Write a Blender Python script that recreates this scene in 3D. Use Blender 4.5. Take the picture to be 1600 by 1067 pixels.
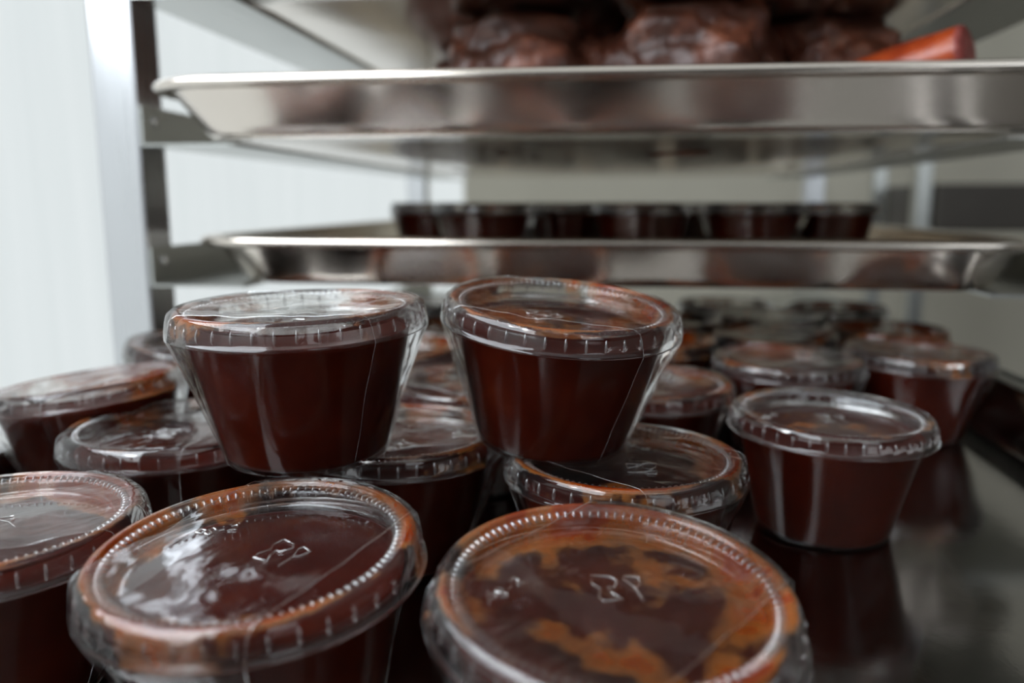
import bpy, bmesh, math, random
from math import sin, cos, pi, radians, sqrt, atan2
from mathutils import Vector, Matrix, Euler, noise

for o in list(bpy.data.objects):
    bpy.data.objects.remove(o)
scene = bpy.context.scene
COL = scene.collection
random.seed(7)

# ------------------------------------------------------------------ camera
PITCH, YAW = 9.6, 7.1
cam_data = bpy.data.cameras.new('camera')
cam_data.sensor_width = 22.3
cam_data.lens = 18.0
cam_data.clip_start = 0.01
cam_data.dof.use_dof = True
cam_data.dof.focus_distance = 0.214
cam_data.dof.aperture_fstop = 4.3
cam_data.dof.aperture_blades = 7
cam = bpy.data.objects.new('camera', cam_data)
cam.location = (0, 0, 0.120)
cam.rotation_euler = (radians(90 - PITCH), 0, radians(YAW))
COL.objects.link(cam)
scene.camera = cam

# ------------------------------------------------------------------ world, light, exposure
world = bpy.data.worlds.new('world')
scene.world = world
world.use_nodes = True
bg = world.node_tree.nodes['Background']
bg.inputs[0].default_value = (0.95, 1.0, 1.02, 1)      # even overcast daylight outside
bg.inputs[1].default_value = 1.38

def area(name, loc, target, sx, sy, power, col):
    d = bpy.data.lights.new(name, 'AREA')
    d.shape = 'RECTANGLE'; d.size = sx; d.size_y = sy
    d.energy = power; d.color = col
    o = bpy.data.objects.new(name, d)
    o.location = loc
    o.rotation_euler = (Vector(target) - Vector(loc)).to_track_quat('-Z', 'Y').to_euler()
    COL.objects.link(o)
    return o
# daylight coming in through the window in the left wall, beside the viewer, and through a smaller one behind
area('window_daylight', (-0.41, -0.29, 0.74), (1.0, -0.29, 0.74), 1.27, 0.98, 26, (0.86, 0.93, 1.0))
area('window_daylight', (1.25, -1.56, 0.72), (1.25, 0.0, 0.72), 0.90, 1.15, 2.2, (0.80, 0.90, 1.0))

vs = scene.view_settings
vs.view_transform = 'Standard'
vs.look = 'None'
vs.exposure = 0.0
vs.gamma = 1.0
vs.use_curve_mapping = False
scene.cycles.transparent_max_bounces = 40
scene.cycles.max_bounces = 14
scene.cycles.glossy_bounces = 6
scene.cycles.sample_clamp_indirect = 4.0

# ------------------------------------------------------------------ node helpers
def new_mat(name):
    m = bpy.data.materials.new(name)
    m.use_nodes = True
    nt = m.node_tree
    nt.nodes.clear()
    out = nt.nodes.new('ShaderNodeOutputMaterial')
    return m, nt, out

def N(nt, t, **kw):
    n = nt.nodes.new(t)
    for k, v in kw.items():
        setattr(n, k, v)
    return n

def L(nt, a, b):
    nt.links.new(a, b)

def math_node(nt, op, a, b=None, clamp=False):
    n = N(nt, 'ShaderNodeMath', operation=op, use_clamp=clamp)
    for i, v in enumerate((a, b)):
        if v is None:
            continue
        if isinstance(v, (int, float)):
            n.inputs[i].default_value = v
        else:
            L(nt, v, n.inputs[i])
    return n.outputs[0]

def ramp(nt, fac, stops):
    r = N(nt, 'ShaderNodeValToRGB')
    el = r.color_ramp.elements
    while len(el) < len(stops):
        el.new(0.5)
    for e, (p, c) in zip(el, stops):
        e.position = p
        e.color = c if len(c) == 4 else (*c, 1)
    L(nt, fac, r.inputs[0])
    return r.outputs[0]

def noise_tex(nt, vec, scale, detail=3, rough=0.55, dist=0.0):
    n = N(nt, 'ShaderNodeTexNoise')
    n.inputs['Scale'].default_value = scale
    n.inputs['Detail'].default_value = detail
    n.inputs['Roughness'].default_value = rough
    n.inputs['Distortion'].default_value = dist
    if vec is not None:
        L(nt, vec, n.inputs['Vector'])
    return n.outputs['Fac']

def bump(nt, h, strength, dist=0.001):
    b = N(nt, 'ShaderNodeBump')
    b.inputs['Strength'].default_value = strength
    b.inputs['Distance'].default_value = dist
    L(nt, h, b.inputs['Height'])
    return b.outputs['Normal']

def obj_coords(nt, randomise=True, scale=(1, 1, 1)):
    tc = N(nt, 'ShaderNodeTexCoord')
    mp = N(nt, 'ShaderNodeMapping')
    mp.inputs['Scale'].default_value = scale
    L(nt, tc.outputs['Object'], mp.inputs['Vector'])
    if not randomise:
        return mp.outputs[0]
    oi = N(nt, 'ShaderNodeObjectInfo')
    v = math_node(nt, 'MULTIPLY', oi.outputs['Random'], 37.0)
    add = N(nt, 'ShaderNodeVectorMath', operation='ADD')
    L(nt, mp.outputs[0], add.inputs[0])
    L(nt, v, add.inputs[1])
    return add.outputs[0]

# ------------------------------------------------------------------ materials
def mat_plain(name, col, rough=0.6, var=0.06, scale=6, metallic=0.0, bump_s=0.0):
    m, nt, out = new_mat(name)
    p = N(nt, 'ShaderNodeBsdfPrincipled')
    v = obj_coords(nt, False)
    n = noise_tex(nt, v, scale, 4)
    c = ramp(nt, n, [(0.3, tuple(x * (1 - var) for x in col)), (0.7, tuple(min(1, x * (1 + var)) for x in col))])
    L(nt, c, p.inputs['Base Color'])
    p.inputs['Roughness'].default_value = rough
    p.inputs['Metallic'].default_value = metallic
    if bump_s:
        L(nt, bump(nt, noise_tex(nt, v, scale * 25, 3), bump_s), p.inputs['Normal'])
    L(nt, p.outputs[0], out.inputs[0])
    return m

def mat_metal(name, col, r0, r1, streak=(1, 1, 1), bump_s=0.03, scale=60):
    m, nt, out = new_mat(name)
    p = N(nt, 'ShaderNodeBsdfPrincipled')
    v = obj_coords(nt, False, streak)
    n = noise_tex(nt, v, scale, 4, 0.6)
    n2 = noise_tex(nt, obj_coords(nt, False), 9, 3)
    L(nt, ramp(nt, n2, [(0.3, tuple(x * 0.9 for x in col)), (0.75, col)]), p.inputs['Base Color'])
    mr = N(nt, 'ShaderNodeMapRange')
    mr.inputs['To Min'].default_value = r0
    mr.inputs['To Max'].default_value = r1
    L(nt, n, mr.inputs['Value'])
    L(nt, mr.outputs[0], p.inputs['Roughness'])
    p.inputs['Metallic'].default_value = 1.0
    L(nt, bump(nt, n, bump_s, 0.0006), p.inputs['Normal'])
    L(nt, p.outputs[0], out.inputs[0])
    return m

def clear_layers(nt, base_sock, rough, ior, normal=None, boost=1.0, floor=0.0):
    """glossy clear coat over whatever shows through"""
    fr = N(nt, 'ShaderNodeFresnel')
    fr.inputs['IOR'].default_value = ior
    g = N(nt, 'ShaderNodeBsdfGlossy')
    g.inputs['Roughness'].default_value = rough
    g.inputs['Color'].default_value = (1, 1, 1, 1)
    if normal is not None:
        L(nt, normal, fr.inputs['Normal'])
        L(nt, normal, g.inputs['Normal'])
    f = math_node(nt, 'MULTIPLY', fr.outputs[0], boost)
    f = math_node(nt, 'ADD', f, floor, True)
    mx = N(nt, 'ShaderNodeMixShader')
    L(nt, f, mx.inputs[0])
    L(nt, base_sock, mx.inputs[1])
    L(nt, g.outputs[0], mx.inputs[2])
    return mx.outputs[0]

def mat_lid():
    """clear plastic with orange-brown sauce smeared on its inside"""
    m, nt, out = new_mat('clear_lid_plastic')
    tr = N(nt, 'ShaderNodeBsdfTransparent')
    tr.inputs[0].default_value = (0.955, 0.95, 0.945, 1)
    # faint milky haze
    haze = N(nt, 'ShaderNodeBsdfTranslucent'); haze.inputs[0].default_value = (0.8, 0.8, 0.82, 1)
    hz2 = N(nt, 'ShaderNodeBsdfDiffuse'); hz2.inputs[0].default_value = (0.8, 0.8, 0.82, 1)
    hz = N(nt, 'ShaderNodeMixShader'); hz.inputs[0].default_value = 0.5
    L(nt, haze.outputs[0], hz.inputs[1]); L(nt, hz2.outputs[0], hz.inputs[2])
    mh = N(nt, 'ShaderNodeMixShader'); mh.inputs[0].default_value = 0.012
    L(nt, tr.outputs[0], mh.inputs[1]); L(nt, hz.outputs[0], mh.inputs[2])
    # smear mask
    v = obj_coords(nt, True)
    big = noise_tex(nt, v, 30, 3, 0.5, 0.8)
    fine = noise_tex(nt, v, 330, 4, 0.65)
    at = N(nt, 'ShaderNodeAttribute', attribute_type='OBJECT', attribute_name='smear')
    tc = N(nt, 'ShaderNodeTexCoord')
    sep = N(nt, 'ShaderNodeSeparateXYZ'); L(nt, tc.outputs['Object'], sep.inputs[0])
    r2 = math_node(nt, 'ADD', math_node(nt, 'MULTIPLY', sep.outputs[0], sep.outputs[0]),
                   math_node(nt, 'MULTIPLY', sep.outputs[1], sep.outputs[1]))
    r = math_node(nt, 'SQRT', r2)
    ring = N(nt, 'ShaderNodeMapRange')          # more sauce caught in the grooved ring
    ring.inputs['From Min'].default_value = 0.022; ring.inputs['From Max'].default_value = 0.0315
    ring.inputs['To Min'].default_value = -0.100; ring.inputs['To Max'].default_value = 0.065
    L(nt, r, ring.inputs['Value'])
    skirt = N(nt, 'ShaderNodeMapRange')         # little of it on the skirt
    skirt.inputs['From Min'].default_value = 0.0335; skirt.inputs['From Max'].default_value = 0.0350
    skirt.inputs['To Min'].default_value = 0.0; skirt.inputs['To Max'].default_value = -0.17
    L(nt, r, skirt.inputs['Value'])
    s = math_node(nt, 'ADD', big, ring.outputs[0])
    s = math_node(nt, 'ADD', s, skirt.outputs[0])
    s = math_node(nt, 'ADD', s, at.outputs['Fac'])
    s = math_node(nt, 'ADD', s, math_node(nt, 'MULTIPLY', math_node(nt, 'SUBTRACT', fine, 0.5), 0.20))
    mask = ramp(nt, s, [(0.50, (0, 0, 0)), (0.56, (0.50, 0.50, 0.50)), (0.68, (0.93, 0.93, 0.93))])
    colr = ramp(nt, s, [(0.50, (0.60, 0.29, 0.10)), (0.57, (0.52, 0.15, 0.022)), (0.66, (0.27, 0.038, 0.005)), (0.8, (0.12, 0.012, 0.003))])
    sd = N(nt, 'ShaderNodeBsdfDiffuse'); L(nt, colr, sd.inputs[0])
    st = N(nt, 'ShaderNodeBsdfTranslucent'); L(nt, colr, st.inputs[0])
    sm = N(nt, 'ShaderNodeMixShader'); sm.inputs[0].default_value = 0.45
    L(nt, sd.outputs[0], sm.inputs[1]); L(nt, st.outputs[0], sm.inputs[2])
    base = N(nt, 'ShaderNodeMixShader')
    L(nt, mask, base.inputs[0]); L(nt, mh.outputs[0], base.inputs[1]); L(nt, sm.outputs[0], base.inputs[2])
    nb = bump(nt, noise_tex(nt, v, 120, 2), 0.10, 0.0008)
    L(nt, clear_layers(nt, base.outputs[0], 0.045, 1.5, nb, 1.05, 0.0), out.inputs[0])
    return m

def mat_clear(name, tint, haze, rough, boost, floor, bscale, bstr, stretch=(1, 1, 1), bdist=0.0008):
    m, nt, out = new_mat(name)
    tr = N(nt, 'ShaderNodeBsdfTransparent'); tr.inputs[0].default_value = (*tint, 1)
    df = N(nt, 'ShaderNodeBsdfDiffuse'); df.inputs[0].default_value = (0.85, 0.86, 0.88, 1)
    mh = N(nt, 'ShaderNodeMixShader'); mh.inputs[0].default_value = haze
    L(nt, tr.outputs[0], mh.inputs[1]); L(nt, df.outputs[0], mh.inputs[2])
    v = obj_coords(nt, True, stretch)
    nb = bump(nt, noise_tex(nt, v, bscale, 2, 0.5, 0.4), bstr, bdist)
    L(nt, clear_layers(nt, mh.outputs[0], rough, 1.48, nb, boost, floor), out.inputs[0])
    return m

def mat_sauce():
    m, nt, out = new_mat('barbecue_sauce')
    p = N(nt, 'ShaderNodeBsdfPrincipled')
    v = obj_coords(nt, True)
    n = noise_tex(nt, v, 60, 4, 0.6, 0.5)
    L(nt, ramp(nt, n, [(0.25, (0.036, 0.0032, 0.0010)), (0.6, (0.062, 0.0060, 0.0016)), (0.85, (0.10, 0.013, 0.003))]), p.inputs['Base Color'])
    p.inputs['Roughness'].default_value = 0.28
    p.inputs['Subsurface Weight'].default_value = 0.35
    p.inputs['Subsurface Radius'].default_value = (1.0, 0.22, 0.08)
    p.inputs['Subsurface Scale'].default_value = 0.004
    p.inputs['Specular IOR Level'].default_value = 0.04
    L(nt, bump(nt, noise_tex(nt, v, 90, 3), 0.12, 0.001), p.inputs['Normal'])
    L(nt, p.outputs[0], out.inputs[0])
    return m

def mat_meat(name, cols, rough, scale=30, bs=0.8):
    m, nt, out = new_mat(name)
    p = N(nt, 'ShaderNodeBsdfPrincipled')
    v = obj_coords(nt, True)
    n = noise_tex(nt, v, scale, 5, 0.65, 0.4)
    L(nt, ramp(nt, n, [(0.32, cols[0]), (0.52, cols[1]), (0.72, cols[2])]), p.inputs['Base Color'])
    p.inputs['Roughness'].default_value = rough
    L(nt, bump(nt, noise_tex(nt, v, scale * 4, 4), bs, 0.002), p.inputs['Normal'])
    L(nt, p.outputs[0], out.inputs[0])
    return m

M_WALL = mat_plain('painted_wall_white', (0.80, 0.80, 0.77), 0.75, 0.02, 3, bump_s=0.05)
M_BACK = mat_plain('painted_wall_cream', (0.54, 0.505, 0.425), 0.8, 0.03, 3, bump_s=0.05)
M_FRONT = mat_plain('front_wall_darkened', (0.045, 0.04, 0.038), 0.6, 0.1, 3)  # unseen wall behind the viewer, coloured dark to keep cup reflections low
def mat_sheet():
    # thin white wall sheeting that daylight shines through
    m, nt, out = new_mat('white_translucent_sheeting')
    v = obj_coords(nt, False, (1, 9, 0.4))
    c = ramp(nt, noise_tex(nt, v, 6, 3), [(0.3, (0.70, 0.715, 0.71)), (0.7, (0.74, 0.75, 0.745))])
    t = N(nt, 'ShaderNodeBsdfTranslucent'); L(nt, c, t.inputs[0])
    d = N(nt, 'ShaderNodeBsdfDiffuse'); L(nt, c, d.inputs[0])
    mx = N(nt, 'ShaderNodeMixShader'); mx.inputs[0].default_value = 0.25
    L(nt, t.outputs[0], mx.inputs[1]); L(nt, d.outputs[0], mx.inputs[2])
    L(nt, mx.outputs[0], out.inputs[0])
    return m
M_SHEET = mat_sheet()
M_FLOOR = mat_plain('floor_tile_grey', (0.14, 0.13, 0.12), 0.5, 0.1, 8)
M_SHADE = mat_plain('painted_wall_cream_shaded', (0.18, 0.165, 0.14), 0.8, 0.03, 3)  # cream wall with the room's shade put into its colour
M_CEIL = mat_plain('ceiling_paint', (0.72, 0.72, 0.70), 0.8, 0.02, 3)
M_POST = mat_metal('brushed_post_metal', (0.74, 0.75, 0.77), 0.22, 0.36, (6, 6, 0.4), 0.02, 40)
M_RAIL = mat_metal('dull_rail_metal', (0.56, 0.57, 0.55), 0.24, 0.34, (4, 0.3, 4), 0.02, 40)
M_TRAY = mat_metal('tray_aluminium', (0.87, 0.79, 0.71), 0.12, 0.22, (0.25, 2, 2), 0.04, 30)  # warm base tint stands in for the orange lids reflected in the pans
M_TRAYD = mat_metal('tray_aluminium_dark', (0.37, 0.36, 0.35), 0.09, 0.17, (1, 1, 1), 0.05, 160)  # darker, finer-grained aluminium of the bottom pan
M_RIVET = mat_metal('rivet_steel', (0.8, 0.8, 0.8), 0.12, 0.2)
M_DARKPAN = mat_plain('dark_enamel', (0.05, 0.042, 0.035), 0.45, 0.2, 10)
M_LID = mat_lid()
M_CUP = mat_clear('clear_cup_plastic', (0.96, 0.955, 0.95), 0.001, 0.11, 0.5, 0.0, 60, 0.08)
M_FILM = mat_clear('cling_film', (0.985, 0.985, 0.985), 0.002, 0.05, 0.75, 0.0, 55, 0.45, (1, 2.2, 0.7), 0.0016)
M_MARK = mat_clear('embossed_plastic', (0.85, 0.85, 0.86), 0.18, 0.1, 2.0, 0.06, 200, 0.1)
M_RIBS = mat_clear('moulded_rib_plastic', (0.88, 0.88, 0.89), 0.05, 0.10, 1.8, 0.03, 200, 0.1)
M_SAUCE = mat_sauce()
M_MEAT = mat_meat('smoked_meat_bark', ((0.012, 0.006, 0.004), (0.07, 0.020, 0.011), (0.26, 0.085, 0.045)), 0.36)
M_RIB = mat_meat('glazed_meat', ((0.02, 0.006, 0.004), (0.13, 0.030, 0.014), (0.33, 0.10, 0.045)), 0.28, 24)
M_SAUS = mat_meat('sausage_skin', ((0.13, 0.014, 0.005), (0.25, 0.036, 0.009), (0.36, 0.075, 0.02)), 0.2, 45, 0.25)
M_CUT = mat_meat('sausage_cut_face', ((0.10, 0.012, 0.009), (0.19, 0.03, 0.024), (0.30, 0.09, 0.07)), 0.4, 260, 0.3)

# ------------------------------------------------------------------ mesh helpers
def mk(name, verts, faces, mat, parent=None, smooth=True):
    me = bpy.data.meshes.new(name)
    me.from_pydata(verts, [], faces)
    me.materials.append(mat)
    if smooth:
        me.polygons.foreach_set('use_smooth', [True] * len(me.polygons))
    me.update()
    o = bpy.data.objects.new(name, me)
    COL.objects.link(o)
    if parent:
        o.parent = parent
    return o

def from_bm(name, bm, mat, parent=None, smooth=False, recalc=True):
    if recalc:
        bmesh.ops.recalc_face_normals(bm, faces=bm.faces)
    me = bpy.data.meshes.new(name)
    bm.to_mesh(me); bm.free()
    me.materials.append(mat)
    if smooth:
        me.polygons.foreach_set('use_smooth', [True] * len(me.polygons))
    o = bpy.data.objects.new(name, me)
    COL.objects.link(o)
    if parent:
        o.parent = parent
    return o

def box_bm(bm, lo, hi, bev=0.0):
    c = [(a + b) / 2 for a, b in zip(lo, hi)]
    s = [abs(b - a) for a, b in zip(lo, hi)]
    r = bmesh.ops.create_cube(bm, size=1.0)
    bmesh.ops.scale(bm, vec=s, verts=r['verts'])
    bmesh.ops.translate(bm, vec=c, verts=r['verts'])
    if bev:
        es = list({e for v in r['verts'] for e in v.link_edges})
        bmesh.ops.bevel(bm, geom=es, offset=bev, segments=2, affect='EDGES', profile=0.6)

def box(name, lo, hi, mat, parent=None, bev=0.0):
    bm = bmesh.new()
    box_bm(bm, lo, hi, bev)
    return from_bm(name, bm, mat, parent)

def empty(name, loc=(0, 0, 0), rot=(0, 0, 0)):
    o = bpy.data.objects.new(name, None)
    o.empty_display_size = 0.02
    o.location = loc; o.rotation_euler = rot
    COL.objects.link(o)
    return o

def tag(o, label=None, cat=None, group=None, kind=None):
    if label: o['label'] = label
    if cat: o['category'] = cat
    if group: o['group'] = group
    if kind: o['kind'] = kind
    return o

def struct(o, label, cat):
    return tag(o, label, cat, kind='structure')

# ------------------------------------------------------------------ the room
ZF, ZC = -0.95, 1.65
XL, XR, YB, YF = -0.385, 2.3, 2.1, -1.6
struct(box('floor', (XL, YF - .1, ZF - .08), (XR + .1, YB + .1, ZF), M_FLOOR), 'grey kitchen floor below the rack', 'floor')
struct(box('ceiling', (XL, YF - .1, ZC), (XR + .1, YB + .1, ZC + .08), M_CEIL), 'pale ceiling above the rack', 'ceiling')
WY0, WY1, WLZ0, WLZ1 = -0.94, 0.36, 0.24, 1.24
def wl(y0, z0, y1, z1, o):
    return [(XL, y0, z0), (XL, y1, z0), (XL, y1, z1), (XL, y0, z1)], [tuple(range(o, o + 4))]
lv, lf = [], []
for q in ((YF, ZF, YB, WLZ0), (YF, WLZ1, YB, ZC), (YF, WLZ0, WY0, WLZ1), (WY1, WLZ0, YB, WLZ1)):
    v_, f_ = wl(*q, len(lv)); lv += v_; lf += f_
struct(mk('wall_left', lv, lf, M_SHEET, None, False), 'bright white wall beside the rack, daylight shining through', 'wall')
w1 = bmesh.new()
for (y0, z0, y1, z1) in ((WY0, WLZ0 - .015, WY1, WLZ0 + .012), (WY0, WLZ1 - .012, WY1, WLZ1 + .015), (WY0 - .015, WLZ0 - .015, WY0 + .012, WLZ1 + .015), (WY1 - .012, WLZ0 - .015, WY1 + .015, WLZ1 + .015)):
    box_bm(w1, (XL - .02, y0, z0), (XL + .006, y1, z1))
struct(from_bm('window_1', w1, M_CEIL), 'white framed window in the bright wall, beside the viewer', 'window')
struct(box('wall_back', (XL, YB, ZF), (XR, YB + .08, ZC), M_BACK), 'dim cream wall far behind the rack', 'wall')
struct(box('wall_right', (XR, YF - .1, ZF), (XR + .08, YB + .1, ZC), M_SHADE), 'cream wall on the shaded side of the room', 'wall')
WZ0, WZ1 = 0.12, 1.32
WINS = [(0.79, 1.71)]
wf = bmesh.new()
xs = [XL, WINS[0][0], WINS[0][1], XR]
for k in (0, 2):
    box_bm(wf, (xs[k], YF - .08, ZF), (xs[k + 1], YF, ZC))
for k in (1,):
    box_bm(wf, (xs[k], YF - .08, ZF), (xs[k + 1], YF, WZ0))
    box_bm(wf, (xs[k], YF - .08, WZ1), (xs[k + 1], YF, ZC))
struct(from_bm('wall_front', wf, M_FRONT), 'dark wall with a window, behind the viewer', 'wall')
for k, (wx0, wx1) in enumerate(WINS):
    win = bmesh.new()
    for lo, hi in (((wx0, YF - .07, WZ0), (wx0 + .03, YF - .05, WZ1)), ((wx1 - .03, YF - .07, WZ0), (wx1, YF - .05, WZ1)),
                   ((wx0, YF - .07, WZ0), (wx1, YF - .05, WZ0 + .03)), ((wx0, YF - .07, WZ1 - .03), (wx1, YF - .05, WZ1))):
        box_bm(win, lo, hi)
    struct(from_bm('window_2', win, M_CEIL), 'white framed window behind the viewer', 'window')

# ------------------------------------------------------------------ the rack
RX, RHW = -0.009, 0.247          # centre line and half inner width
PY0, PY1 = 0.430, 1.110          # front of front posts, front of rear posts
PW = 0.026
LEVELS = [-0.152, -0.076, 0.0, 0.076, 0.152, 0.228, 0.304]
rack = empty('tray_rack', (RX, (PY0 + PY1) / 2, ZF))
tag(rack, 'tall aluminium tray rack holding sheet pans, square posts with angle rails', 'rack')
def rel(p):
    return tuple(a - b for a, b in zip(p, rack.location))
def rbox(name, lo, hi, mat, bev=0.0, parent=None):
    return box(name, rel(lo), rel(hi), mat, parent or rack, bev)
for sx in (-1, 1):
    for py in (PY0, PY1):
        xi = RX + sx * RHW; xo = xi + sx * PW
        post = rbox('post', (min(xi, xo), py, ZF + .03), (max(xi, xo), py + PW, 0.95), M_POST, 0.002)
        for k, z in enumerate(LEVELS):
            bm = bmesh.new()
            bmesh.ops.create_uvsphere(bm, u_segments=12, v_segments=8, radius=0.0035)
            bmesh.ops.scale(bm, vec=(0.5, 1, 1), verts=bm.verts)
            bmesh.ops.translate(bm, vec=rel((xi - sx * 0.0022, py + PW / 2, z + 0.011)), verts=bm.verts)
            from_bm('rivet', bm, M_RIVET, post, True)
    for z in LEVELS:
        bm = bmesh.new()
        xw = RX + sx * RHW - sx * 0.0003
        xa, xb = xw, xw - sx * 0.0016
        box_bm(bm, (min(xa, xb), PY0, z - 0.0026), (max(xa, xb), PY1 + PW, z + 0.019))
        xi = RX + sx * 0.193
        box_bm(bm, (min(xb, xi), PY0, z - 0.0026), (max(xb, xi), PY1 + PW, z - 0.0012))
        bmesh.ops.translate(bm, vec=rel((0, 0, 0)), verts=bm.verts)
        from_bm('rail', bm, M_RAIL, rack)
for z in (-0.90, 0.92):
    for py in (PY0, PY1):
        rbox('crossbar', (RX - RHW, py + .004, z), (RX + RHW, py + PW - .004, z + .025), M_POST, 0.002)
    for sx in (-1, 1):
        xi = RX + sx * RHW; xo = xi + sx * PW
        rbox('side_bar', (min(xi, xo) + .004, PY0 + PW, z), (max(xi, xo) - .004, PY1, z + .025), M_POST, 0.002)
for sx in (-1, 1):
    for py in (PY0, PY1):
        bm = bmesh.new()
        bmesh.ops.create_cone(bm, cap_ends=True, segments=24, radius1=.03, radius2=.03, depth=.02)
        bmesh.ops.rotate(bm, matrix=Matrix.Rotation(pi / 2, 3, 'Y'), verts=bm.verts)
        bmesh.ops.translate(bm, vec=rel((RX + sx * (RHW + PW / 2), py + PW / 2, ZF + .03)), verts=bm.verts)
        from_bm('caster', bm, M_DARKPAN, rack)

# ------------------------------------------------------------------ sheet pans
def rr_loop(hx, hy, r, n=10):
    pts = []
    for cx, cy, a0 in ((hx - r, hy - r, 0), (-hx + r, hy - r, pi / 2), (-hx + r, -hy + r, pi), (hx - r, -hy + r, 3 * pi / 2)):
        for k in range(n + 1):
            a = a0 + (pi / 2) * k / n
            pts.append((cx + r * cos(a), cy + r * sin(a)))
    # extra points along the straight sides so that walls and floor can bow a little
    out = []
    for i, p in enumerate(pts):
        q = pts[(i + 1) % len(pts)]
        d = sqrt((p[0] - q[0]) ** 2 + (p[1] - q[1]) ** 2)
        out.append(p)
        if d > 0.1:
            m = 14
            for k in range(1, m):
                out.append((p[0] + (q[0] - p[0]) * k / m, p[1] + (q[1] - p[1]) * k / m))
    return out

def sheet_pan(name, label, cx, front_y, z, sag, mat, wobble=0.0, seed=0):
    HX, HY = 0.2285, 0.330
    root = empty(name, (cx, front_y + HY, z))
    tag(root, label, 'tray')
    # (inset from the rim's outer edge, height)
    prof = [(0.0265, 0.0), (0.0245, 0.0006), (0.0225, 0.0022), (0.0205, 0.0055), (0.0115, 0.0185), (0.0092, 0.0222), (0.0080, 0.0240)]
    t = 0.0011
    def off(ins, zz, nx=0):
        return (ins, zz)
    verts, faces = [], []
    def ring(ins, zz):
        r = max(0.012, 0.042 - ins * 0.55)
        lp = rr_loop(HX - ins, HY - ins, r)
        i0 = len(verts)
        for (x, y) in lp:
            w = wobble * noise.noise(Vector((x * 6 + seed, y * 6, seed * 3.1)))
            verts.append((x + w * 0.5, y + w, zz))
        return i0, len(lp)
    def bridge(a, b, n):
        for k in range(n):
            j = (k + 1) % n
            faces.append((a + k, a + j, b + j, b + k))
    inner = [ring(i, zz) for i, zz in prof]
    n = inner[0][1]
    for a, b in zip(inner, inner[1:]):
        bridge(a[0], b[0], n)
    # underside of the wall
    outer = [ring(i - t * 0.75, zz - t * 0.8) for i, zz in prof[1:]]
    outer = [ring(prof[0][0], -t)] + outer
    for a, b in zip(outer, outer[1:]):
        bridge(b[0], a[0], n)
    # floor top and underside, as shrinking loops that may sag
    def floor(start, z0, flip):
        prev = start
        for s in (0.92, 0.8, 0.62, 0.42, 0.2):
            i0 = len(verts)
            for k in range(n):
                x, y, _ = verts[start + k]
                verts.append((x * s, y * s, z0 - sag * (1 - s * s) ** 1.2))
            for k in range(n):
                j = (k + 1) % n
                faces.append((prev + k, prev + j, i0 + j, i0 + k) if flip else (prev + j, prev + k, i0 + k, i0 + j))
            prev = i0
        c = len(verts); verts.append((0, 0, z0 - sag))
        for k in range(n):
            j = (k + 1) % n
            faces.append((prev + k, prev + j, c) if flip else (prev + j, prev + k, c))
    floor(inner[0][0], 0.0, True)
    floor(outer[0][0], -t, False)
    mk('pan_body', verts, faces, mat, root)
    # rolled rim
    verts2, faces2 = [], []
    rr, ins_c, zc = 0.0036, 0.0050, 0.0228
    loops = []
    for q in range(12):
        a = 2 * pi * q / 12
        i = ins_c + rr * cos(a) * 1.25; zz = zc + rr * sin(a) * 0.85
        r = 0.042 - i * 0.55
        lp = rr_loop(HX - i, HY - i, r)
        loops.append(len(verts2))
        for (x, y) in lp:
            w = wobble * noise.noise(Vector((x * 6 + seed, y * 6, seed * 3.1)))
            verts2.append((x + w * 0.5, y + w, zz))
    for q in range(12):
        a, b = loops[q], loops[(q + 1) % 12]
        for k in range(n):
            j = (k + 1) % n
            faces2.append((a + k, b + k, b + j, a + j))
    mk('rolled_rim', verts2, faces2, mat, root)
    return root

sheet_pan('sheet_pan', 'dull aluminium sheet pan carrying the foreground sauce cups', -0.012, 0.045, 0.0, 0.0, M_TRAYD, 0.0, 1)
sheet_pan('sheet_pan', 'shiny sheet pan with one row of blurred cups showing over its rim', -0.009, 0.418, 0.076, 0.003, M_TRAY, 0.003, 2)
sheet_pan('sheet_pan', 'shiny sheet pan heaped with dark smoked meat and a sausage', -0.004, 0.370, 0.152, 0.009, M_TRAY, 0.003, 3)
sheet_pan('sheet_pan', 'topmost sheet pan, only its underside showing above the meat', -0.008, 0.400, 0.228, 0.004, M_TRAY, 0.002, 4)

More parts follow.
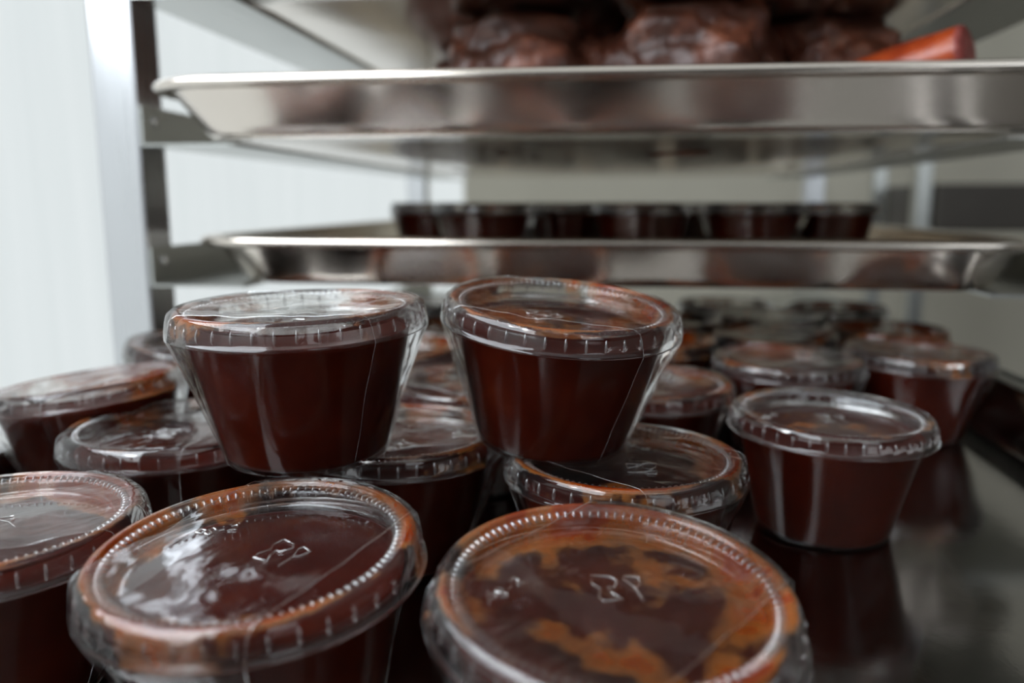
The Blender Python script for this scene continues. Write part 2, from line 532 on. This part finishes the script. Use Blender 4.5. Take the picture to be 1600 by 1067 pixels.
# ------------------------------------------------------------------ sauce cups
def lid_mesh(seg, name):
    K = 0.955
    prof = [  # r, z, skirt tick, knurl
        (37.2, 37.5, 0, 0), (38.3, 37.6, 0, 0), (38.5, 38.0, 0, 0), (38.0, 38.5, 0, 0), (37.35, 38.9, 0, 0),
        (37.2, 39.5, .2, 0), (37.1, 40.1, 1, 0), (37.0, 41.6, 1, 0), (36.9, 42.2, .2, 0), (36.85, 42.9, 0, 0),
        (36.5, 43.9, 0, 0), (35.9, 44.6, 0, 0), (35.1, 44.95, 0, 0), (34.3, 44.9, 0, 0), (33.7, 44.5, 0, 0), (33.4, 44.1, 0, 0),
        (32.9, 43.9, 0, .2), (32.3, 43.8, 0, .4), (31.6, 43.7, 0, .4), (31.1, 43.5, 0, .2), (30.7, 43.0, 0, 0),
        (30.3, 41.8, 0, 0), (30.0, 40.9, 0, 0), (29.6, 40.4, 0, 0), (29.0, 40.2, 0, 0), (27.5, 40.15, 0, 0), (18, 40.1, 0, 0), (8, 40.05, 0, 0)]
    verts, faces = [], []
    ticks = seg // 8
    for (r, z, tk, kn) in prof:
        for i in range(seg):
            a = 2 * pi * i / seg
            rr, zz = r * K, z
            if tk and i % 8 == 0: rr += 0.25 * tk
            if tk and i % 8 in (1, 7): rr += 0.1 * tk
            if kn: zz += 0.42 * kn * (1 if i % 4 == 0 else (-0.6 if i % 4 == 2 else 0.1))
            verts.append((rr * cos(a) / 1000, rr * sin(a) / 1000, zz / 1000))
    for q in range(len(prof) - 1):
        for i in range(seg):
            j = (i + 1) % seg
            faces.append((q * seg + i, q * seg + j, (q + 1) * seg + j, (q + 1) * seg + i))
    c = len(verts); verts.append((0, 0, 0.04005))
    b = (len(prof) - 1) * seg
    for i in range(seg):
        faces.append((b + i, b + (i + 1) % seg, c))
    return verts, faces

def lathe(prof, seg, cap0=True, cap1=True):
    verts, faces = [], []
    for (r, z) in prof:
        for i in range(seg):
            a = 2 * pi * i / seg
            verts.append((r * cos(a) / 1000, r * sin(a) / 1000, z / 1000))
    for q in range(len(prof) - 1):
        for i in range(seg):
            j = (i + 1) % seg
            faces.append((q * seg + i, q * seg + j, (q + 1) * seg + j, (q + 1) * seg + i))
    if cap0:
        c = len(verts); verts.append((0, 0, prof[0][1] / 1000))
        for i in range(seg): faces.append((c, (i + 1) % seg, i))
    if cap1:
        c = len(verts); verts.append((0, 0, prof[-1][1] / 1000))
        b = (len(prof) - 1) * seg
        for i in range(seg): faces.append((b + i, b + (i + 1) % seg, c))
    return verts, faces

CUP_PROF = [(10, 0.9), (20, 0.9), (21.6, 0.5), (22.6, 0.15), (23.4, 0.3), (24.0, 1.0), (24.35, 2.2), (24.9, 5), (26.5, 12), (28.3, 20), (30.1, 28), (31.9, 36),
            (32.3, 37.6), (33.0, 38.2), (34.0, 38.5), (34.6, 38.9), (34.8, 39.8), (34.8, 41.5), (34.4, 42.4)]
SAUCE_PROF = [(10, 1.25), (20, 1.25), (22.4, 1.3), (23.3, 1.9), (23.8, 3.2), (24.5, 6), (26.0, 12), (27.85, 20), (29.65, 28), (31.2, 35.2), (31.7, 37.4),
              (31.3, 37.5), (30.5, 37.0), (29.0, 36.75), (20, 36.7), (8, 36.7)]

FILM_EDGES = {}
def film_mesh(seed, hw=24.0, nu=30, ns=13):
    """one band of film drawn over the lid and down both sides to the base"""
    rnd = random.Random(seed)
    path = []
    def pt(side, R, v, z):
        return (side * sqrt(max(R * R - v * v, 1)), v, z)
    rows = []
    for k in range(ns):
        s = -1 + 2 * k / (ns - 1)
        v = s * hw
        vb = v * 0.66
        line = []
        down = [(37.2, 37.9, 0), (37.1, 39.0, 0), (36.6, 42.0, 0), (36.0, 44.2, 0), (34.6, 45.35, 0)]
        for side in (-1, 1):
            col = []
            for t in (0, .08, .16, .25, .34, .42, .5, .58, .67, .76, .84, .92):     # base to lid edge, a straight ruled surface
                a = pt(side, 24.2, vb, 1.4); b = pt(side, 37.2, v, 37.9)
                p = [a[i] + (b[i] - a[i]) * t for i in range(3)]
                cx, cy = p[0], p[1]
                d = sqrt(cx * cx + cy * cy)
                n_ = noise.noise(Vector((p[0] * .09 + seed * 7, p[1] * .16, p[2] * .05)))
                pull = 1.0 + (0.9 * n_ - 0.3) * sin(pi * t) / d * 1.3
                # never inside the cup wall
                rc = 24.3 + (p[2] - 2.2) * 0.222 + 0.25
                if d * pull < rc: pull = rc / d
                col.append((p[0] * pull, p[1] * pull, p[2]))
            for (R, z, _) in down:
                col.append(pt(side, R, v, z))
            if side == -1:
                line += col
            else:
                right = col[::-1]
        mid = []
        for q in range(1, 24):
            f = q / 24
            x0 = -sqrt(34.6 ** 2 - v * v)
            x = x0 + (-2 * x0) * f
            r = sqrt(x * x + v * v)
            zz = 45.4
            n_ = noise.noise(Vector((x * .10 + seed * 5, v * .07 + seed, 1.7)))
            n2 = noise.noise(Vector((x * .05 - v * .12 + seed * 3, v * .03, 4.2)))
            if r < 31.5:
                dep = min(1, (31.5 - r) / 8)
                zz += -1.5 * dep * abs(n_) - 0.9 * dep * abs(n2)
            mid.append((x, v, zz))
        rows.append(line + mid + right)
    m = len(rows[0])
    verts = [(x / 1000, y / 1000, z / 1000) for row in rows for (x, y, z) in row]
    faces = []
    for a in range(ns - 1):
        for b in range(m - 1):
            faces.append((a * m + b, a * m + b + 1, (a + 1) * m + b + 1, (a + 1) * m + b))
    FILM_EDGES[seed] = [[(x / 1000, y / 1000, z / 1000) for (x, y, z) in rows[k]] for k in (0, -1)]
    return verts, faces

def tube(pts, r, sides=6):
    verts, faces = [], []
    n = len(pts)
    P = [Vector(p) for p in pts]
    for i, p in enumerate(P):
        d = (P[min(i + 1, n - 1)] - P[max(i - 1, 0)]).normalized()
        u = d.cross(Vector((0, 0, 1))).normalized(); w = u.cross(d)
        for k in range(sides):
            a = 2 * pi * k / sides
            verts.append(tuple(p + u * r * cos(a) + w * r * sin(a)))
    for i in range(n - 1):
        for k in range(sides):
            j = (k + 1) % sides
            faces.append((i * sides + k, i * sides + j, (i + 1) * sides + j, (i + 1) * sides + k))
    return verts, faces

def mark_mesh():
    strokes = [
        [(-1.5, 10.4), (-1.3, 11.9), (0.8, 14.2), (0.4, 16.2), (2.0, 19.1), (5.3, 16.8), (5.7, 14.8), (3.3, 13.0), (2.3, 13.9), (1.8, 11.8), (2.2, 8.9), (0.6, 9.6), (-1.5, 10.4)],
        [(5.6, 6.9), (7.2, 10.9), (7.1, 14.5), (8.0, 15.6), (10.5, 13.6), (8.7, 11.4), (7.2, 10.9)],
        # P S - 2, small, near the rim
        [(-21.6, 20.0), (-20.2, 23.4), (-18.6, 22.8), (-19.2, 21.2), (-20.8, 21.8)],
        [(-16.4, 23.2), (-17.6, 24.2), (-18.2, 23.2), (-16.6, 21.6), (-17.2, 20.6), (-18.4, 21.4)],
        [(-15.6, 22.8), (-14.4, 23.4)],
        [(-13.6, 25.2), (-12.4, 26.0), (-11.8, 24.8), (-13.4, 22.8), (-11.6, 23.6)]]
    verts, faces = [], []
    for s in strokes:
        v, f = tube([(x / 1000, (y - 9) / 1000, 0.0403) for x, y in s], 0.00022)
        o = len(verts)
        verts += v; faces += [tuple(i + o for i in q) for q in f]
    return verts, faces

def rib_mesh():
    # upright grip ribs standing proud of the lid's skirt
    verts, faces = [], []
    n = 40
    for k in range(n):
        a = 2 * pi * k / n
        ca, sa = cos(a), sin(a)
        o = len(verts)
        for (z, h, w) in ((39.2, 0.0, 0.10), (39.8, 0.55, 0.42), (41.0, 0.75, 0.50), (42.3, 0.5, 0.40), (42.9, 0.0, 0.10)):
            r0 = 35.42 - (z - 39.2) * 0.06
            for (dt, dr) in ((-w, 0.0), (-w * .45, h * .85), (w * .45, h * .85), (w, 0.0)):
                r = r0 + dr
                verts.append(((r * ca - dt * sa) / 1000, (r * sa + dt * ca) / 1000, z / 1000))
        for q in range(4):
            for m in range(3):
                b = o + q * 4 + m
                faces.append((b, b + 1, b + 5, b + 4))
    return verts, faces

def knurl_mesh():
    # fine radial teeth in the groove inside the lid's raised ring
    verts, faces = [], []
    n = 100
    for k in range(n):
        a = 2 * pi * k / n
        ca, sa = cos(a), sin(a)
        o = len(verts)
        for (r, z, h, w) in ((31.9, 44.05, 0.0, 0.22), (31.3, 44.0, .45, 0.42), (30.4, 43.9, .55, 0.44), (29.75, 43.5, .45, 0.40), (29.3, 42.6, 0.05, 0.2)):
            for (dt, dz) in ((-w, 0.0), (-w * .4, h), (w * .4, h), (w, 0.0)):
                verts.append(((r * ca - dt * sa) / 1000, (r * sa + dt * ca) / 1000, (z + dz) / 1000))
        for q in range(4):
            for m in range(3):
                b = o + q * 4 + m
                faces.append((b, b + 1, b + 5, b + 4))
    return verts, faces

HI, LO = {}, {}
def build_meshes(store, seg, films):
    def me(name, vf, mat):
        m = bpy.data.meshes.new(name)
        m.from_pydata(vf[0], [], vf[1]); m.materials.append(mat)
        m.polygons.foreach_set('use_smooth', [True] * len(m.polygons)); m.update()
        return m
    store['lid'] = me('lid', lid_mesh(seg, 'lid'), M_LID)
    store['cup'] = me('cup_wall', lathe(CUP_PROF, 96 if seg > 200 else 40, True, False), M_CUP)
    store['sauce'] = me('sauce', lathe(SAUCE_PROF, 96 if seg > 200 else 40), M_SAUCE)
    store['films'] = [me('film_wrap', film_mesh(s, *( (24.0, 30, 13) if seg > 200 else (22.0, 30, 7))), M_FILM) for s in films]
    store['edges'] = []
    for sd in films:
        store['edges'].append([me('film_edge', tube(ln, 0.00008, 5), M_RIBS) for ln in FILM_EDGES[sd]])
    if seg > 200:
        store['mark'] = me('embossed_mark', mark_mesh(), M_MARK)
        store['ribs'] = me('grip_ribs', rib_mesh(), M_RIBS)
        store['knurl'] = me('knurled_ring', knurl_mesh(), M_RIBS)
build_meshes(HI, 320, (1, 2, 3, 4, 5))
build_meshes(LO, 160, (11, 12, 13))

def child(name, me, parent):
    o = bpy.data.objects.new(name, me)
    COL.objects.link(o)
    o.parent = parent
    return o

def cup(label, x, y, z=0.0002, tilt=(0, 0), spin=0, film=0, smear=0.0, hi=True, group=None, film_kind=0, no_film=False):
    """tilt = (towards the viewer, to the right) in degrees; spin turns lid, film turns the wrap"""
    root = empty('sauce_cup', (x, y, z), (radians(tilt[0]), radians(tilt[1]), 0))
    tag(root, label, 'sauce cup', group or 'lidded cups of barbecue sauce')
    S = HI if hi else LO
    child('cup_wall', S['cup'], root)
    child('sauce', S['sauce'], root)
    l = child('lid', S['lid'], root)
    l.rotation_euler.z = radians(spin)
    l['smear'] = smear
    if hi:
        child('embossed_mark', S['mark'], l)
        child('grip_ribs', S['ribs'], l)['kind'] = 'stuff'
        child('knurled_ring', S['knurl'], l)['kind'] = 'stuff'
    if not no_film:
        f = child('film_wrap', S['films'][film_kind % len(S['films'])], root)
        f.rotation_euler.z = radians(film)
        if hi:
            for e in S['edges'][film_kind % len(S['edges'])]:
                child('film_edge', e, f)
    return root

FG = 'lidded cups on the bottom tray'
# stacked on top
cup('sauce cup on top of the others at left, wide clear film at both sides', -0.0900, 0.2300, 0.0460, (1.5, -1.0), 200, 2, -0.03, film_kind=0, group=FG)
cup('sauce cup on top of the others at right, tilted towards the right', -0.0195, 0.2560, 0.0455, (6, 5), 150, -8, 0.02, film_kind=1, group=FG)
# front and middle
cup('nearest cup at lower left, clear lid with embossed mark and speckled sauce', -0.0745, 0.1640, 0.0028, (4.0, -2.0), 0, 70, 0.0, film_kind=2, group=FG)
cup('nearest cup at bottom centre, wide orange sauce smears around its lid', -0.0010, 0.1550, 0.0030, (5.0, 3.0), 40, 55, 0.015, film_kind=3, group=FG)
cup('cup cut off by the left edge, pale film strip across its lid', -0.1500, 0.1730, 0.0002, (0, 0), 75, 35, 0.03, film_kind=4, group=FG)
cup('cup under the left side of the upper left cup, glare on its lid', -0.1495, 0.2600, 0.0002, (0, 0), 120, 80, -0.02, film_kind=0, group=FG)
cup('cup between and beneath the two stacked cups, crumpled film on lid', -0.0720, 0.2620, 0.0002, (0, 0), 250, 20, 0.0, film_kind=1, group=FG)
cup('cup beneath the right stacked cup, reddish lid with grooved ring', 0.0040, 0.2445, 0.0002, (0, 0), 300, -40, 0.03, film_kind=2, group=FG)
cup('cup standing clear at right, its dark side mirrored in the tray', 0.0785, 0.3060, 0.0002, (1, 1), 30, 0, -0.025, no_film=True, group=FG)
cup('tilted cup at far left edge, leaning over its neighbour, smeared orange', -0.1970, 0.2900, 0.0078, (-1, -7), 10, 60, 0.05, film_kind=3, group=FG)
cup('cup behind the upper left cup by the wall, orange patch on lid', -0.1990, 0.3720, 0.0085, (0, 5), 60, 10, 0.02, film_kind=4, group=FG)
cup('cup right of the tilted stacked cup, low behind the reddish lid', 0.0150, 0.3500, 0.0002, (0, 0), 190, 45, 0.035, film_kind=0, group=FG)
cup('cup directly behind the clear-standing right cup, orange ring on lid', 0.0850, 0.4120, 0.0002, (0, 0), 340, 15, 0.01, film_kind=1, group=FG)
cup('cup beside the right wall of the tray, dark red lid edge', 0.1545, 0.4400, 0.0002, (0, 1), 85, -20, 0.03, film_kind=2, group=FG)
cup('cup seen through the gap between stacked cups, left one of two', -0.1340, 0.3430, 0.0002, (0, 0), 20, 30, 0.0, film_kind=3, group=FG)
cup('cup seen through the gap between stacked cups, right one of two', -0.0590, 0.3410, 0.0002, (0, 0), 220, -30, 0.01, film_kind=4, group=FG)

ordn = ['first', 'second', 'third', 'fourth', 'fifth', 'sixth']
rows = [
    ('fourth-farthest', [(-0.185, 0.466), (-0.112, 0.421), (-0.036, 0.416), (0.022, 0.464), (0.094, 0.490), (0.164, 0.520)]),
    ('third-farthest', [(-0.178, 0.545), (-0.104, 0.498), (-0.040, 0.541), (0.034, 0.540), (0.104, 0.568), (0.162, 0.625)]),
    ('second-farthest', [(-0.150, 0.618), (-0.072, 0.612), (0.006, 0.617), (0.083, 0.642)])]
for rn, pts in rows:
    for k, (x, y) in enumerate(pts):
        cup('blurred sauce cup, %s from left in the %s row of the bottom tray' % (ordn[k], rn), x, y, 0.0002,
            (random.uniform(-1, 1), random.uniform(-1, 1)), random.uniform(0, 360), random.uniform(0, 180), random.uniform(0.03, 0.09), False,
            'blurred cups at the back of the bottom tray', k, no_film=(k % 2 == 1))
MID = [(-0.142, 0.655), (-0.092, 0.585), (-0.036, 0.660), (0.018, 0.598), (0.095, 0.600), (0.158, 0.650)]
for k, (x, y) in enumerate(MID):
    cup('blurred sauce cup on the middle tray, %s from left of the row showing' % ordn[k], x, y, 0.0762 - 0.0022, (0, 0),
        random.uniform(0, 360), random.uniform(0, 180), random.uniform(-0.02, 0.03), False, 'blurred cups on the middle tray', k)
MID2 = [(-0.160, 0.735), (-0.080, 0.738), (0.000, 0.742), (0.080, 0.735), (0.150, 0.738), (-0.150, 0.82), (-0.07, 0.825), (0.01, 0.83), (0.09, 0.82)]
for k, (x, y) in enumerate(MID2):
    rn, kk = ('second', k) if k < 5 else ('third', k - 5)
    cup('sauce cup on the middle tray, %s from left in its %s row' % (ordn[kk], rn), x, y, 0.0762 - 0.0026, (0, 0),
        random.uniform(0, 360), random.uniform(0, 180), random.uniform(-0.02, 0.03), False, 'cups farther back on the middle tray', k)

# ------------------------------------------------------------------ meat on the upper tray
def lump(name, label, loc, size, rot, seed, mat, group, cat='meat'):
    bm = bmesh.new()
    bmesh.ops.create_icosphere(bm, subdivisions=5, radius=1.0)
    for v in bm.verts:
        p = v.co.copy()
        # squarer than a ball, with knobbly bark
        q = Vector([math.copysign(abs(c) ** 0.72, c) for c in p])
        n1 = noise.noise(p * 1.5 + Vector((seed, 0, 0)))
        n2 = noise.noise(p * 4.0 + Vector((0, seed, 0)))
        n3 = noise.noise(p * 10.0 + Vector((0, 0, seed)))
        v.co = q * (0.86 + 0.18 * n1 + 0.09 * n2 + 0.035 * n3)
        v.co.x *= size[0]; v.co.y *= size[1]; v.co.z *= size[2]
    bmesh.ops.rotate(bm, matrix=Euler(tuple(radians(a) for a in rot)).to_matrix(), verts=bm.verts)
    zmin = min(v.co.z for v in bm.verts)
    for v in bm.verts:
        v.co.z -= zmin
        if v.co.z < 0.004: v.co.z = 0.004 * (v.co.z / 0.004) ** 2   # sits flat
    o = from_bm(name, bm, mat, None, True)
    o.location = loc
    return tag(o, label, cat, group)

TZ = 0.152 - 0.0065
MG = 'smoked meat pieces heaped on the upper tray'
spec = [
    ((-0.052, 0.508), (.062, .052, .0445), (0, 6, 10), M_MEAT, 'dark smoked meat piece at the left end of the heap'),
    ((0.040, 0.500), (.056, .048, .045), (5, 0, -15), M_MEAT, 'blackened smoked meat piece in the middle of the heap'),
    ((0.122, 0.545), (.048, .050, .044), (0, -6, 30), M_MEAT, 'smoked meat piece at the right, behind the sausage'),
    ((-0.100, 0.635), (.060, .052, .041), (0, 0, 40), M_RIB, 'glazed reddish meat piece behind the leftmost one'),
    ((0.020, 0.620), (.066, .050, .042), (0, 0, 20), M_RIB, 'glazed reddish meat piece behind the middle one'),
    ((0.115, 0.680), (.060, .050, .040), (4, 0, 70), M_MEAT, 'smoked meat piece near the back of the heap, right'),
    ((-0.120, 0.750), (.050, .060, .040), (0, 0, 15), M_RIB, 'glazed meat piece near the back of the heap, left'),
    ((0.000, 0.750), (.070, .055, .041), (0, 0, -10), M_MEAT, 'rearmost dark meat piece of the heap'),
]
for i, ((x, y), s, r, m_, lab) in enumerate(spec):
    lump('smoked_meat', lab, (x, y, TZ), s, r, i * 3.7 + 1, m_, MG)

def sausage(label, p0, p1, rad, bend, seed):
    A, B = Vector(p0), Vector(p1)
    root = empty('sausage', tuple(A))
    tag(root, label, 'sausage')
    n, sd = 28, 24
    verts, faces = [], []
    d = (B - A)
    side = d.cross(Vector((0, 0, 1))).normalized(); up = side.cross(d).normalized()
    for i in range(n):
        t = i / (n - 1)
        c = d * t + side * bend * sin(pi * t)
        rr = rad * (1 - 0.06 * cos(7 * t + seed))
        if t > 0.86: rr *= sqrt(max(0.02, 1 - ((t - 0.86) / 0.14) ** 2))
        for k in range(sd):
            a = 2 * pi * k / sd
            w = rr * (1 + 0.03 * noise.noise(Vector((cos(a), sin(a), t * 6 + seed))))
            verts.append(tuple(c + side * w * cos(a) + up * w * sin(a)))
    for i in range(n - 1):
        for k in range(sd):
            j = (k + 1) % sd
            faces.append((i * sd + k, (i + 1) * sd + k, (i + 1) * sd + j, i * sd + j))
    e = (n - 1) * sd
    faces.append(tuple(e + k for k in range(sd)))
    mk('casing', verts, faces, M_SAUS, root)
    # cut end
    v2, f2 = [], []
    dn = d.normalized()
    for q, (f, o_) in enumerate(((1.0, 0.0), (0.96, -0.0016), (0.6, -0.0024))):
        for k in range(sd):
            v2.append(tuple((Vector(verts[k])) * f + dn * o_))
    v2.append(tuple(dn * -0.0026))
    for q in range(2):
        for k in range(sd):
            j = (k + 1) % sd
            f2.append((q * sd + k, q * sd + j, (q + 1) * sd + j, (q + 1) * sd + k))
    for k in range(sd):
        f2.append((2 * sd + k, 2 * sd + (k + 1) % sd, 3 * sd))
    cf = mk('cut_face', v2, f2, M_CUT, root)
    cf['label'] = 'pinkish red cut end of the sausage'
    return root
sausage('orange-red sausage with a cut end poking above the upper tray rim', (0.160, 0.428, 0.1895), (0.075, 0.500, 0.168), 0.0125, 0.004, 1)

# ------------------------------------------------------------------ second rack standing in the dim background
r2 = empty('tray_rack', (0.72, 1.62, ZF))
tag(r2, 'second metal rack in the shaded background at right, out of focus', 'rack')
def r2box(name, lo, hi, mat, bev=0.0):
    return box(name, tuple(a - b for a, b in zip(lo, r2.location)), tuple(a - b for a, b in zip(hi, r2.location)), mat, r2, bev)
for x in (0.505, 0.915):
    for y in (1.50, 1.74):
        r2box('post', (x, y, ZF), (x + .026, y + .026, 0.7), M_RAIL, 0.002)
for z in (-0.30, -0.11, 0.07, 0.25):
    for x in (0.532, 0.896):
        r2box('rail', (x, 1.50, z - .003), (x + .018, 1.766, z), M_RAIL)
bm = bmesh.new()
box_bm(bm, (0.536, 1.49, 0.0705), (0.910, 1.76, 0.150), 0.006)
dp = from_bm('roasting_pan', bm, M_DARKPAN)
tag(dp, 'dark deep roasting pan in the second rack at right', 'pan')
